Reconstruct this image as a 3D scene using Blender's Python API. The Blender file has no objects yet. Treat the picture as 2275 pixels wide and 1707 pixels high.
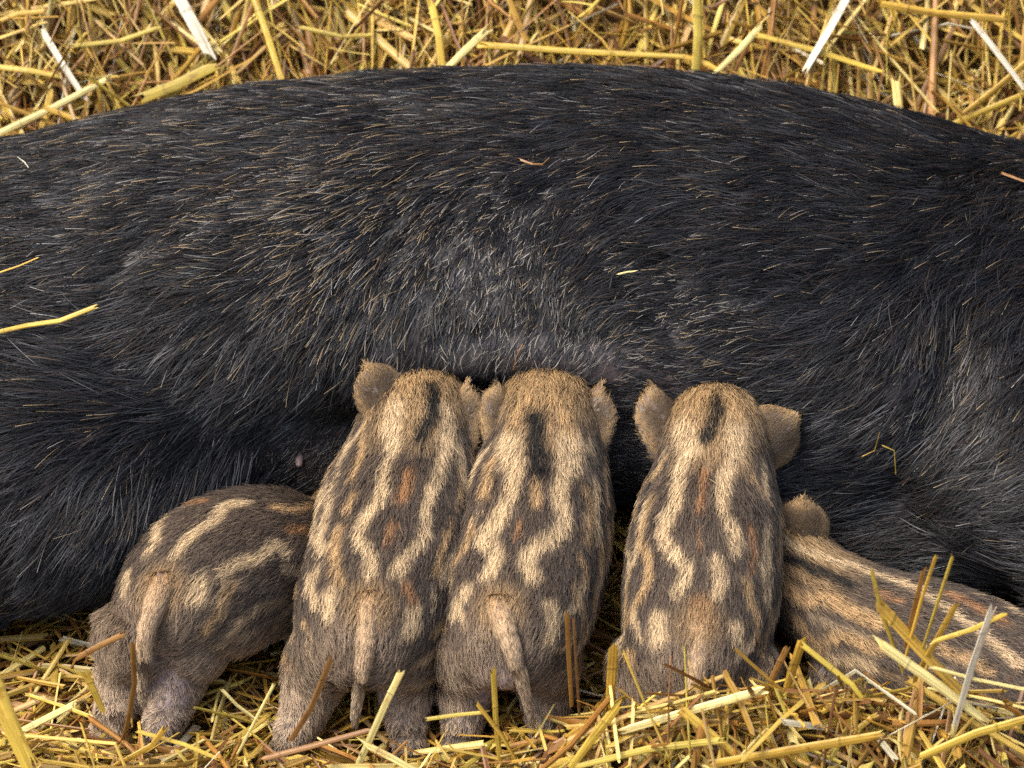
import bpy, math, numpy as np
from mathutils import Vector
from mathutils.bvhtree import BVHTree

FUR = 1.0            # fraction of the full hair count
sc = bpy.context.scene
COL = sc.collection

# ------------------------------------------------------------------ camera, sky, sun, exposure
TH = math.radians(38)
cam_d = bpy.data.cameras.new('camera')
cam = bpy.data.objects.new('camera', cam_d); COL.objects.link(cam)
cam.location = (0, -1.6255, 1.7623)
cam.rotation_euler = (math.radians(90) - TH, 0, 0)
cam_d.sensor_width = 36
cam_d.lens = 18 / math.tan(math.radians(10))
cam_d.clip_start = 0.05; cam_d.clip_end = 500
cam_d.dof.use_dof = True
cam_d.dof.focus_distance = 2.50
cam_d.dof.aperture_fstop = 8
sc.camera = cam

SUN_EL, SUN_AZ = math.radians(64), math.radians(-105)   # azimuth: 0 = +y, positive towards +x
world = bpy.data.worlds.new('World'); sc.world = world; world.use_nodes = True
wn = world.node_tree.nodes; wl = world.node_tree.links
sky = wn.new('ShaderNodeTexSky'); sky.sky_type = 'NISHITA'; sky.sun_disc = False
sky.sun_elevation = SUN_EL; sky.sun_rotation = SUN_AZ
sky.air_density = 1.0; sky.dust_density = 6.0; sky.ozone_density = 0.6
wl.new(sky.outputs[0], wn['Background'].inputs[0]); wn['Background'].inputs[1].default_value = 0.10
sun_d = bpy.data.lights.new('sun', 'SUN'); sun_d.energy = 1.5; sun_d.angle = math.radians(30)
sun_d.color = (1.0, 0.96, 0.89)
sun = bpy.data.objects.new('sun', sun_d); COL.objects.link(sun)
sdir = Vector((math.sin(SUN_AZ) * math.cos(SUN_EL), math.cos(SUN_AZ) * math.cos(SUN_EL), math.sin(SUN_EL)))
sun.rotation_euler = sdir.to_track_quat('Z', 'Y').to_euler()
vs = sc.view_settings
vs.view_transform = 'Standard'; vs.look = 'None'; vs.gamma = 1; vs.exposure = 1.58; vs.use_curve_mapping = False
sc.cycles.max_bounces = 4; sc.cycles.transparent_max_bounces = 4
sc.cycles_curves.shape = 'RIBBONS'; sc.cycles_curves.subdivisions = 2
sc.cycles.use_denoising = False; sc.cycles.use_adaptive_sampling = True; sc.cycles.adaptive_threshold = .012

# ------------------------------------------------------------------ helpers
A = lambda *a: np.array(a, float)
def nrm(v): return v / np.maximum(np.linalg.norm(v, axis=-1, keepdims=True), 1e-9)
def sstep(a, b, x):
    t = np.clip((x - a) / (b - a), 0, 1); return t * t * (3 - 2 * t)
def vnoise(p, seed=0):
    """smooth value noise of points (n,d) in 0..1"""
    p = np.asarray(p, float); i = np.floor(p).astype(np.int64); f = p - i; f = f * f * (3 - 2 * f)
    d = p.shape[1]; out = 0
    for c in range(2 ** d):
        o = np.array([(c >> k) & 1 for k in range(d)])
        q = i + o; h = np.full(len(p), seed * 374761393 + 17, np.int64)
        for k in range(d): h = (h ^ (q[:, k] * (668265263 + 2246822519 * k))) * 1274126177 & 0x7fffffff; h ^= h >> 13
        w = np.prod(np.where(o == 1, f, 1 - f), axis=1)
        out = out + w * ((h & 0xffff) / 65535.0)
    return out
def fbm(p, seed=0, n=3):
    s = 0; a = 0.5
    for k in range(n): s = s + a * vnoise(p * 2 ** k, seed + k); a *= .5
    return s / (1 - .5 ** n)

def new_obj(name, data, parent=None):
    o = bpy.data.objects.new(name, data); COL.objects.link(o)
    if parent is not None: o.parent = parent
    return o
def tag(o, label, cat, group=None, kind=None):
    o['label'] = label
    if cat: o['category'] = cat
    if group: o['group'] = group
    if kind: o['kind'] = kind
    return o
def mesh_from(name, V, F, mat=None, smooth=True):
    me = bpy.data.meshes.new(name); me.from_pydata([tuple(v) for v in V], [], [tuple(f) for f in F]); me.update()
    if smooth: me.polygons.foreach_set('use_smooth', [True] * len(me.polygons))
    if mat: me.materials.append(mat)
    return me

def catmull(P, n):
    """resample a polyline (k,d) with n points along a Catmull-Rom curve"""
    P = np.asarray(P, float); k = len(P)
    Q = np.vstack([2 * P[0] - P[1], P, 2 * P[-1] - P[-2]])
    t = np.linspace(0, k - 1 - 1e-9, n); i = t.astype(int); f = (t - i)[:, None]
    p0, p1, p2, p3 = Q[i], Q[i + 1], Q[i + 2], Q[i + 3]
    return .5 * (2 * p1 + (p2 - p0) * f + (2 * p0 - 5 * p1 + 4 * p2 - p3) * f ** 2 + (3 * p1 - p0 - 3 * p2 + p3) * f ** 3)

def loft(C, seg=20, n=None, up=A(0, 0, 1), expo=2.0):
    """closed tube: C rows are (x,y,z,rw,rh); returns V,F"""
    C = np.asarray(C, float)
    if n: C = catmull(C, n); C[:, 3:] = np.maximum(C[:, 3:], .002)
    P = C[:, :3]; T = nrm(np.gradient(P, axis=0)); V = []
    ang = np.linspace(0, 2 * np.pi, seg, endpoint=False)
    ca, sa = np.cos(ang), np.sin(ang)
    ca = np.sign(ca) * abs(ca) ** (2 / expo); sa = np.sign(sa) * abs(sa) ** (2 / expo)
    for p, t, (rw, rh) in zip(P, T, C[:, 3:]):
        u0 = up if abs(t @ up) < .9 else A(0, 1, 0)
        s = nrm(np.cross(t, u0)); u = np.cross(s, t)
        V += [p + s * rw * c + u * rh * d for c, d in zip(ca, sa)]
    m = len(P); F = []
    for i in range(m - 1):
        for j in range(seg):
            k = (j + 1) % seg; F.append((i * seg + j, i * seg + k, (i + 1) * seg + k, (i + 1) * seg + j))
    V.append(P[0]); V.append(P[-1]); a, b = len(V) - 2, len(V) - 1
    for j in range(seg):
        k = (j + 1) % seg; F.append((a, k, j)); F.append((b, (m - 1) * seg + j, (m - 1) * seg + k))
    return np.array(V), F

def ellipsoid(c, r, nu=20, nv=14):
    C = np.array([[c[0] + r[0] * math.sin(a), c[1], c[2], max(r[1] * math.cos(a), 1e-3), max(r[2] * math.cos(a), 1e-3)]
                  for a in np.linspace(-1.5, 1.5, nv)])
    return loft(C, nu)

def fuse(pieces, voxel, smooth=6, deform=None):
    """several closed shells -> one continuous skin; returns V, N, T arrays and a mesh"""
    V = []; F = []; o = 0
    for v, f in pieces:
        V.append(v); F += [tuple(i + o for i in q) for q in f]; o += len(v)
    me = mesh_from('tmp', np.vstack(V), F)
    ob = new_obj('tmp', me)
    m = ob.modifiers.new('r', 'REMESH'); m.mode = 'VOXEL'; m.voxel_size = voxel
    s = ob.modifiers.new('s', 'SMOOTH'); s.factor = .5; s.iterations = smooth
    dg = bpy.context.evaluated_depsgraph_get()
    out = bpy.data.meshes.new_from_object(ob.evaluated_get(dg))
    bpy.data.objects.remove(ob); bpy.data.meshes.remove(me)
    if deform is not None:
        n = len(out.vertices); v = np.empty(n * 3); out.vertices.foreach_get('co', v); v = deform(v.reshape(-1, 3))
        out.vertices.foreach_set('co', v.ravel()); out.update()
    out.polygons.foreach_set('use_smooth', [True] * len(out.polygons))
    return out
def arrays(me):
    me.calc_loop_triangles()
    n = len(me.vertices); V = np.empty(n * 3); me.vertices.foreach_get('co', V)
    N = np.empty(n * 3); me.vertex_normals.foreach_get('vector', N)
    T = np.empty(len(me.loop_triangles) * 3, np.int32); me.loop_triangles.foreach_get('vertices', T)
    return V.reshape(-1, 3), N.reshape(-1, 3), T.reshape(-1, 3)

# ------------------------------------------------------------------ materials
def nodes(name):
    m = bpy.data.materials.new(name); m.use_nodes = True
    nt = m.node_tree; return m, nt, nt.nodes, nt.links
def hair_mat(name, ru=.25, rv=.6, gc=(.5, .5, .5)):
    """strand colour lit along the lie of the coat, plus a lengthwise hair highlight"""
    m, nt, ns, ls = nodes(name); out = ns['Material Output']; ns.remove(ns['Principled BSDF'])
    a = ns.new('ShaderNodeAttribute'); a.attribute_name = 'tint'
    d = ns.new('ShaderNodeBsdfDiffuse'); ls.new(a.outputs['Color'], d.inputs['Color'])
    n = ns.new('ShaderNodeAttribute'); n.attribute_name = 'lie_n'; ls.new(n.outputs['Vector'], d.inputs['Normal'])
    g = ns.new('ShaderNodeBsdfHair'); g.component = 'Reflection'
    g.inputs['RoughnessU'].default_value = ru; g.inputs['RoughnessV'].default_value = rv; g.inputs['Color'].default_value = (*gc, 1)
    mx = ns.new('ShaderNodeMixShader'); sh = ns.new('ShaderNodeAttribute'); sh.attribute_name = 'sheen'; ls.new(sh.outputs['Fac'], mx.inputs[0])
    ls.new(d.outputs[0], mx.inputs[1]); ls.new(g.outputs[0], mx.inputs[2]); ls.new(mx.outputs[0], out.inputs[0]); return m
def skin_mat(name, c1, c2, scale=60, rough=.6, attr=False):
    m, nt, ns, ls = nodes(name); b = ns['Principled BSDF']
    tc = ns.new('ShaderNodeNewGeometry'); no = ns.new('ShaderNodeTexNoise'); no.inputs['Scale'].default_value = scale
    no.inputs['Detail'].default_value = 6; ls.new(tc.outputs['Position'], no.inputs['Vector'])
    mx = ns.new('ShaderNodeMix'); mx.data_type = 'RGBA'; mx.inputs[6].default_value = (*c1, 1); mx.inputs[7].default_value = (*c2, 1)
    ls.new(no.outputs[0], mx.inputs[0])
    if attr:
        a = ns.new('ShaderNodeAttribute'); a.attribute_name = 'tint'
        m2 = ns.new('ShaderNodeMix'); m2.data_type = 'RGBA'; m2.blend_type = 'MULTIPLY'; m2.inputs[0].default_value = 1
        ls.new(a.outputs['Color'], m2.inputs[6]); ls.new(mx.outputs[2], m2.inputs[7]); ls.new(m2.outputs[2], b.inputs['Base Color'])
    else: ls.new(mx.outputs[2], b.inputs['Base Color'])
    b.inputs['Roughness'].default_value = rough
    bp = ns.new('ShaderNodeBump'); bp.inputs['Strength'].default_value = .4; bp.inputs['Distance'].default_value = .002
    ls.new(no.outputs[0], bp.inputs['Height']); ls.new(bp.outputs[0], b.inputs['Normal'])
    return m
def straw_mat():
    m, nt, ns, ls = nodes('straw'); b = ns['Principled BSDF']
    a = ns.new('ShaderNodeAttribute'); a.attribute_name = 'tint'
    g = ns.new('ShaderNodeAttribute'); g.attribute_name = 'grain'      # (around, along, stalk number)
    mp = ns.new('ShaderNodeMapping'); mp.inputs['Scale'].default_value = (1.3, 12, 7.3)
    ls.new(g.outputs['Vector'], mp.inputs['Vector'])
    n1 = ns.new('ShaderNodeTexNoise'); n1.inputs['Scale'].default_value = 1.0; n1.inputs['Detail'].default_value = 4
    ls.new(mp.outputs[0], n1.inputs['Vector'])
    rp = ns.new('ShaderNodeMapRange'); rp.inputs[1].default_value = .3; rp.inputs[2].default_value = .7
    rp.inputs[3].default_value = .5; rp.inputs[4].default_value = 1.3; ls.new(n1.outputs[0], rp.inputs[0])
    mp2 = ns.new('ShaderNodeMapping'); mp2.inputs['Scale'].default_value = (.25, 55, 3.1); ls.new(g.outputs['Vector'], mp2.inputs['Vector'])
    n2 = ns.new('ShaderNodeTexNoise'); n2.inputs['Scale'].default_value = 1.0; n2.inputs['Detail'].default_value = 5; n2.inputs['Roughness'].default_value = .7; ls.new(mp2.outputs[0], n2.inputs['Vector'])
    r2 = ns.new('ShaderNodeMapRange'); r2.inputs[1].default_value = .52; r2.inputs[2].default_value = .75; ls.new(n2.outputs[0], r2.inputs[0])
    br = ns.new('ShaderNodeMix'); br.data_type = 'RGBA'; br.blend_type = 'MULTIPLY'; br.inputs[7].default_value = (.55, .36, .25, 1)
    ls.new(r2.outputs[0], br.inputs[0]); ls.new(a.outputs['Color'], br.inputs[6])
    mx = ns.new('ShaderNodeVectorMath'); mx.operation = 'SCALE'; ls.new(br.outputs[2], mx.inputs[0]); ls.new(rp.outputs[0], mx.inputs['Scale'])
    ls.new(mx.outputs[0], b.inputs['Base Color'])
    b.inputs['Roughness'].default_value = .45
    b.inputs['Specular IOR Level'].default_value = .55
    bp = ns.new('ShaderNodeBump'); bp.inputs['Strength'].default_value = .35; bp.inputs['Distance'].default_value = .0006
    ls.new(n1.outputs[0], bp.inputs['Height']); ls.new(bp.outputs[0], b.inputs['Normal'])
    tr = ns.new('ShaderNodeBsdfTranslucent'); ls.new(mx.outputs[0], tr.inputs['Color'])
    ms = ns.new('ShaderNodeMixShader'); ms.inputs[0].default_value = .22
    ls.new(b.outputs[0], ms.inputs[1]); ls.new(tr.outputs[0], ms.inputs[2]); ls.new(ms.outputs[0], ns['Material Output'].inputs[0])
    return m
M_STRAW = straw_mat()
M_SOWHAIR = hair_mat('sow_bristle', .14, .40, (.55, .555, .57))
M_PIGHAIR = hair_mat('piglet_hair', .3, .6)
M_SOWSKIN = skin_mat('sow_skin', (.6, .55, .55), (1.1, 1.05, 1.05), 90, .55, attr=True)
M_PIGSKIN = skin_mat('piglet_skin', (.7, .7, .7), (1.1, 1.1, 1.1), 120, .6, attr=True)
M_HOOF = skin_mat('hoof_horn', (.02, .017, .015), (.05, .04, .035), 150, .4)
M_NIPPLE = skin_mat('nipple_skin', (.16, .11, .11), (.22, .16, .155), 200, .5)
M_EARTH = skin_mat('litter_earth', (.075, .040, .010), (.18, .10, .024), 45, .9)

# ------------------------------------------------------------------ fur
def hair_object(name, parent, mat, P, R, colr, NN, sheen=None):
    """P (n,k,3) strands, R (n,k) radius, colr (n,k,3)"""
    n, k, _ = P.shape
    hc = bpy.data.hair_curves.new(name); hc.add_curves([k] * n)
    hc.attributes['position'].data.foreach_set('vector', P.astype(np.float32).ravel())
    ra = hc.attributes.get('radius') or hc.attributes.new('radius', 'FLOAT', 'POINT')
    ra.data.foreach_set('value', R.astype(np.float32).ravel())
    ca = hc.attributes.new('tint', 'FLOAT_COLOR', 'POINT')
    ca.data.foreach_set('color', np.concatenate([colr, np.ones((n, k, 1))], 2).astype(np.float32).ravel())
    na = hc.attributes.new('lie_n', 'FLOAT_VECTOR', 'CURVE'); na.data.foreach_set('vector', NN.astype(np.float32).ravel())
    sa = hc.attributes.new('sheen', 'FLOAT', 'CURVE'); sa.data.foreach_set('value', (np.full(n, .045) if sheen is None else sheen).astype(np.float32))
    hc.materials.append(mat)
    o = new_obj(name, hc, parent); return o

def scatter(rng, V, N, T, n, weight=None):
    a, b, c = V[T[:, 0]], V[T[:, 1]], V[T[:, 2]]
    area = .5 * np.linalg.norm(np.cross(b - a, c - a), axis=1)
    if weight is not None: area = area * weight((a + b + c) / 3, nrm(N[T].mean(1)))
    idx = rng.choice(len(T), n, p=area / area.sum())
    r1 = np.sqrt(rng.random(n))[:, None]; r2 = rng.random(n)[:, None]
    w = (1 - r1, r1 * (1 - r2), r1 * r2); t = T[idx]
    return sum(w[i] * V[t[:, i]] for i in range(3)), nrm(sum(w[i] * N[t[:, i]] for i in range(3)))

def grow(rng, root, nor, flow, length, k=5, clump=None, per=8, tight=.6, spread=.003, lift=.45, bend=.28, mess=.12, cmess=.12):
    """strands in small locks: roots scattered round each lock centre, tips drawn together"""
    n = len(root); m = per
    C = np.repeat(root, m, 0); Nn = np.repeat(nor, m, 0); D = np.repeat(flow, m, 0); L = np.repeat(length, m)
    s = np.cross(nor, flow)
    ang = rng.normal(0, cmess, n)[:, None]
    D = np.repeat(nrm(flow * np.cos(ang) + s * np.sin(ang)), m, 0); S = np.cross(Nn, D)
    tot = n * m
    off = D * rng.normal(0, spread * 1.3, tot)[:, None] + S * rng.normal(0, spread, tot)[:, None]
    a2 = rng.normal(0, mess, tot)[:, None]
    D2 = nrm(D * np.cos(a2) + S * np.sin(a2))
    curl = rng.normal(0, .12, tot)[:, None]
    L = L * rng.uniform(.7, 1.15, tot); lf = (lift * rng.uniform(.6, 1.3, tot))[:, None]
    t = np.linspace(0, 1, k); P = np.empty((tot, k, 3))
    tg = (tight * np.repeat(rng.uniform(.3, 1.0, n), m))[:, None]
    for j, tj in enumerate(t):
        P[:, j] = (C + off * (1 - tg * tj ** 1.3) + D2 * (L * tj)[:, None] + S * curl * (L * tj * tj)[:, None]
                   + Nn * (L[:, None] * (lf * tj - bend * tj * tj)))
    return P, C + off, Nn

# ------------------------------------------------------------------ ground and bedding heights
def ground_h(x, y):
    x = np.asarray(x, float); y = np.asarray(y, float)
    p = np.stack([x * 7 + 50, y * 7 + 50], 1)
    h = .018 * (vnoise(p, 3) - .5)
    h = h + .082 * np.exp(-((x - .32) / .19) ** 2 - ((y - .060) / .055) ** 2)       # heap in front of the right piglets
    h = h + .050 * np.exp(-((x - .13) / .10) ** 2 - ((y - .05) / .05) ** 2)
    h = h + .030 * np.exp(-((x + .40) / .14) ** 2 - ((y - .02) / .08) ** 2)
    h = h + .52 * sstep(.72, 1.45, y + .05 * (vnoise(np.stack([x * 4 + 9, y * 0 + 3], 1), 8) - .5))   # bank behind the sow
    h = h + .006 * np.exp(-((y - .06) / .035) ** 2)
    return h
gx = np.concatenate([np.linspace(-60, -2, 12), np.linspace(-1.8, 1.8, 121), np.linspace(2, 60, 12)])
gy = np.concatenate([np.linspace(-60, -2, 12), np.linspace(-1.8, 2.4, 141), np.linspace(2.6, 60, 12)])
GX, GY = np.meshgrid(gx, gy); GZ = ground_h(GX.ravel(), GY.ravel()) - .012
W_ = len(gx); F = [(i * W_ + j, i * W_ + j + 1, (i + 1) * W_ + j + 1, (i + 1) * W_ + j) for i in range(len(gy) - 1) for j in range(W_ - 1)]
g = new_obj('ground', mesh_from('ground', np.stack([GX.ravel(), GY.ravel(), GZ], 1), F, M_EARTH)); g['kind'] = 'structure'
g['label'] = 'earth floor of the pen under the straw, banked up behind the sow'

# ------------------------------------------------------------------ the sow
UPW = A(0, math.sin(TH), math.cos(TH))       # direction along which the flank is measured, from belly to spine
sow = new_obj('sow', None); sow.location = (0, 0.55, 0); sow.empty_display_size = .1
tag(sow, 'large black-haired sow lying on her side in straw, suckling five piglets', 'sow')
SOW0 = A(0, .55, 0)
torso = [(-1.02, .60, .10, .03, .03), (-.98, .60, .12, .10, .08), (-.86, .58, .135, .17, .125), (-.70, .55, .125, .205, .125), (-.48, .546, .135, .220, .132),
         (-.25, .566, .155, .235, .154), (0, .576, .163, .239, .162), (.22, .571, .160, .234, .158), (.48, .544, .131, .213, .128),
         (.66, .54, .12, .185, .118), (.82, .56, .115, .15, .11), (.96, .55, .10, .12, .092), (1.10, .50, .085, .085, .07), (1.24, .44, .065, .05, .048), (1.32, .41, .055, .04, .04), (1.335, .405, .052, .01, .01)]
def sow_pieces():
    out = [loft([(x, y, z, a, b) for x, y, z, a, b in torso], 40, 60, expo=2.25)]
    out.append(ellipsoid((-.47, .42, .125), (.27, .222, .127)))                                   # haunch
    out.append(loft([(-.48, .312, .074, .10, .074), (-.62, .24, .07, .085, .07), (-.74, .17, .055, .05, .05), (-.84, .10, .045, .032, .035),
                     (-.95, -.02, .035, .026, .03), (-.99, -.08, .03, .028, .028), (-1.0, -.10, .03, .02, .02)], 18, 24))
    out.append(loft([(-.55, .40, .04, .09, .05), (-.72, .25, .03, .06, .045), (-.88, .20, .025, .034, .03), (-1.02, .12, .02, .026, .026), (-1.06, .10, .02, .02, .02)], 16, 18))
    out.append(ellipsoid((.58, .405, .120), (.245, .205, .120)))                                       # shoulder
    out.append(loft([(.50, .300, .070, .09, .070), (.64, .23, .07, .07, .062), (.72, .15, .055, .036, .04), (.74, .02, .04, .028, .032), (.75, -.09, .03, .028, .028), (.75, -.11, .03, .02, .02)], 16, 20))
    out.append(loft([(.62, .40, .04, .07, .05), (.76, .28, .035, .045, .04), (.84, .16, .03, .03, .03), (.88, .06, .03, .026, .028), (.885, .04, .03, .02, .02)], 16, 18))
    out.append(ellipsoid((.26, .435, .105), (.20, .115, .10)))                                       # fore udder
    out.append(ellipsoid((.42, .395, .055), (.17, .115, .068)))                                      # brisket
    out.append(ellipsoid((-.14, .42, .12), (.22, .10, .10)))                                         # hind udder
    return out
def sow_deform(v):
    x, y, z = v.T
    w = y * UPW[1] + z * UPW[2]
    d = .05 * np.exp(-((x + .02) / .12) ** 2 - ((z - .17) / .05) ** 2) * sstep(.55, .42, y)       # hollow the snouts press into
    d = d + .035 * np.exp(-((x + .165) / .07) ** 2 - ((z - .12) / .07) ** 2) * sstep(.5, .4, y)
    d = d + .036 * np.exp(-((x - .388 - .2 * (w - .40)) / .023) ** 2 - ((w - .40) / .05) ** 2) * sstep(.55, .45, y)   # fold at the elbow
    d = d + .005 * np.exp(-((x - .01) / .11) ** 4 - ((w - .428) / .011) ** 2) * sstep(.55, .45, y)      # crease over the udder
    y = y + d
    q = np.stack([x * 9 + 20, y * 9 + 20, z * 9 + 20], 1)
    z = z + .012 * (fbm(q, 5, 2) - .5) * sstep(.02, .1, z)
    return np.stack([x, y, z], 1)
sow_me = fuse(sow_pieces(), .011, 10, sow_deform); sow_me.materials.append(M_SOWSKIN)
SV, SN, ST = arrays(sow_me)
def flank(P): return P[:, 0], P @ UPW
def sow_bare(P):
    """1 on the thin-haired skin round the udder"""
    x, w = flank(P)
    b = np.exp(-((x + .03 - .25 * (w - .45)) / .07) ** 2 - ((w - .50) / .07) ** 2) * .5
    b = np.maximum(b, 1.8 * np.exp(-((x - .01) / .10) ** 2 - ((w - .405) / .024) ** 2))
    b = np.maximum(b, .5 * np.exp(-((x - .16) / .06) ** 2 - ((w - .455) / .03) ** 2))
    b = np.maximum(b, .75 * np.exp(-((x + .165) / .07) ** 2 - ((w - .325) / .05) ** 2))
    b = np.maximum(b, .8 * np.exp(-((x - .10) / .12) ** 2 - ((w - .34) / .06) ** 2))
    b = np.maximum(b, .6 * np.exp(-((x + .304) / .022) ** 2 - ((w - .508) / .014) ** 2))
    b = np.maximum(b, .55 * np.exp(-((x - .355) / .03) ** 2 - ((w - .40) / .03) ** 2))
    return np.minimum(b, 1)
ca = sow_me.attributes.new('tint', 'FLOAT_COLOR', 'POINT')
bv = sow_bare(SV)[:, None]; warm = np.exp(-((SV[:, 0] - .10) / .2) ** 2 - ((SV @ UPW - .33) / .07) ** 2)[:, None]
shelf = np.exp(-((SV @ UPW - .40) / .035) ** 2)[:, None]
skc = A(.013, .013, .014) * (1 - bv) + (A(.040, .039, .041) + A(.03, .029, .03) * shelf) * bv; warm = np.maximum(warm, np.exp(-((SV[:, 0] + .165) / .08) ** 2 - ((SV @ UPW - .325) / .06) ** 2)[:, None]); skc = skc * (1 - .6 * warm) + A(.17, .095, .085) * .6 * warm
ca.data.foreach_set('color', np.concatenate([skc, np.ones((len(SV), 1))], 1).astype(np.float32).ravel())
sow_body = new_obj('body', sow_me, sow); sow_body.matrix_parent_inverse = sow.matrix_world.inverted(); 
sow.location = (0, 0, 0); sow_body.matrix_parent_inverse.identity()

# lie of the coat: (x, w, direction of the tips in degrees, 0 = towards the head, 90 = towards the spine)
LIE = [(-.40, .60, 190), (-.25, .60, 188), (-.40, .52, 192), (-.24, .56, 195), (-.16, .56, 205), (-.10, .54, 228), (-.08, .49, 248), (-.16, .47, 240), (-.20, .41, 236),
       (-.28, .37, 228), (-.32, .28, 233), (-.40, .44, 196), (-.40, .33, 203), (-.40, .23, 213), (-.28, .50, 196), (-.30, .44, 205), (-.04, .56, 232), (0, .49, 250), (.05, .52, 236), (.04, .45, 258),
       (0, .64, 188), (-.10, .63, 190), (.10, .64, 188), (.08, .59, 200), (.15, .55, 208), (.12, .49, 202), (.20, .47, 190), (.16, .43, 176), (.28, .53, 214), (.34, .58, 196), (.42, .55, 222),
       (.44, .48, 240), (.41, .42, 250), (.44, .34, 228), (.40, .30, 195), (.32, .26, 188), (.28, .34, 196), (.32, .41, 203), (.20, .64, 188), (.36, .62, 190), (-.45, .15, 215), (.45, .2, 190), (.1, .34, 190)]
LIE = np.array(LIE)
def sow_flow(P, N, rng=None):
    x, w = flank(P)
    d2 = ((x[:, None] - LIE[:, 0]) ** 2 + (w[:, None] - LIE[:, 1]) ** 2) / .05 ** 2
    k = np.exp(-.5 * d2) + 1e-4 / (1 + d2)
    a = np.radians(LIE[:, 2])
    c, s = (k * np.cos(a)).sum(1), (k * np.sin(a)).sum(1)
    t = .6 * (vnoise(np.stack([x * 16 + 40, w * 16 + 40], 1), 11) - .5) + .3 * (vnoise(np.stack([x * 60 + 40, w * 60 + 40], 1), 12) - .5)
    c, s = c * np.cos(t) - s * np.sin(t), c * np.sin(t) + s * np.cos(t)
    back = sstep(-.1, .35, -(N @ A(0, -.788, .6157)))[:, None]
    f = np.stack([c, s * 0, s * 0], 1) + s[:, None] * UPW
    f = nrm(f) * (1 - back) + back * A(-.8, .2, -.6)
    f = f - N * (f * N).sum(1, keepdims=True)
    return nrm(f)
def sow_fur():
    rng = np.random.default_rng(7)
    def wt(P, N):
        x, w = flank(P); vis = sstep(-.55, -.05, -(P[:, 1] - .55) * .788 / .25 * 0 + N @ A(0, -.788, .6157))
        return (.12 + .88 * vis) * (.15 + .85 * sstep(.75, .55, abs(x))) * (1 - .97 * sow_bare(P)) * sstep(.0, .02, P[:, 2])
    nlock = int(19000 * FUR); per = 12
    P0, N0 = scatter(rng, SV, SN, ST, nlock, wt)
    x, w = flank(P0); bare = sow_bare(P0)
    L = .042 + .022 * np.exp(-((x + .28) / .14) ** 2 - ((w - .36) / .12) ** 2) + .008 * np.exp(-((x - .42) / .1) ** 2 - ((w - .48) / .1) ** 2)
    fl = sow_flow(P0, N0); L = L * (1 - .45 * bare) * (.8 + .4 * vnoise(P0 * 30, 4)); L = L * (1 - .62 * sow_bare(P0 + fl * (L * .8)[:, None]))
    P, R0, Nn = grow(rng, P0, N0, fl, L, 5, per=per, tight=.95, spread=.0046, lift=.30, bend=.20, mess=.07, cmess=.13)
    n = len(P); x, w = flank(R0)
    base = A(.0064, .0062, .0065) * (rng.uniform(.6, 1.6, n) * np.repeat(np.exp(rng.normal(0, .5, nlock)), per))[:, None]
    brown = (rng.random(n) < .10)[:, None]; base = np.where(brown, A(.035, .024, .018), base)
    colr = base[:, None] * np.array([.3, .5, .9, 1.2, 1.4])[None, :, None]
    # pale tips, many on the flank behind the udder, few elsewhere
    pt = .018 + .22 * np.exp(-((x + .13 - .10 * (w - .5)) / .085) ** 2 - ((w - .53) / .075) ** 2) + .12 * np.exp(-((x + .0) / .12) ** 2 - ((w - .47) / .05) ** 2) + .05 * sstep(.2, -.3, x) * sstep(.45, .55, w) \
        + .16 * np.exp(-((x - .16) / .07) ** 2 - ((w - .43) / .03) ** 2) + .12 * np.exp(-((x - .385) / .03) ** 2 - ((w - .41) / .05) ** 2)
    tip = rng.random(n) < pt
    tc = A(.42, .31, .17) * rng.uniform(.5, 1.3, n)[:, None]; gl = (rng.random(n) < .35)[:, None]; tc = np.where(gl, A(.42, .40, .37) * rng.uniform(.6, 1.1, n)[:, None], tc)
    colr[:, 4] = np.where(tip[:, None], tc, colr[:, 4]); colr[:, 3] = np.where(tip[:, None], tc * .45, colr[:, 3])
    R = np.array([.00027, .00027, .00025, .00019, .00007])[None] * rng.uniform(.75, 1.25, n)[:, None]
    R[:, 4] = np.where(tip, R[:, 4] * 1.8, R[:, 4])
    sheen = np.clip(.035 * np.repeat(np.exp(rng.normal(0, .55, nlock)), per) * np.exp(rng.normal(0, .5, n)), .004, .18)
    hair_object('coat', sow_body, M_SOWHAIR, P, R, colr, Nn, sheen)
    # short fine hair on the bare skin
    P0, N0 = scatter(rng, SV, SN, ST, int(2600 * FUR), lambda P, N: sow_bare(P) ** 1.5 * (1 - .85 * np.exp(-((P @ UPW - .402) / .022) ** 2)) * sstep(-.1, .2, N @ A(0, -.788, .6157)))
    P, R0, Nn = grow(rng, P0, N0, sow_flow(P0, N0), np.full(len(P0), .013), 4, per=5, tight=.3, spread=.006, lift=.42, bend=.2, mess=.22, cmess=.2)
    n = len(P); c = np.where((rng.random(n) < .22)[:, None], A(.30, .27, .22), A(.02, .02, .023)) * rng.uniform(.5, 1.2, n)[:, None]
    hair_object('belly_hair', sow_body, M_SOWHAIR, P, np.array([.00022, .00022, .00018, .00007])[None] * np.ones((n, 1)), np.repeat(c[:, None], 4, 1), Nn)
if FUR: sow_fur()
# one bare teat between the haunch and the piglets
v, f = loft([(0, .012, 0, .0045, .0045), (0, 0, 0, .005, .005), (0, -.008, -.002, .0045, .0045), (0, -.013, -.003, .0035, .0035), (0, -.0145, -.0035, .0015, .0015)], 12, 12)
bvh = BVHTree.FromPolygons([tuple(a) for a in SV], [tuple(int(i) for i in t) for t in ST])
def on_sow(px, pz):
    h = bvh.ray_cast(Vector((px, -.2, pz)), Vector((0, 1, 0)));  return A(*h[0]) if h[0] else None
hit = on_sow(-.188, .13)
nip = new_obj('teat', mesh_from('teat', v * .75 + hit, f, M_NIPPLE), sow_body)
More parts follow.
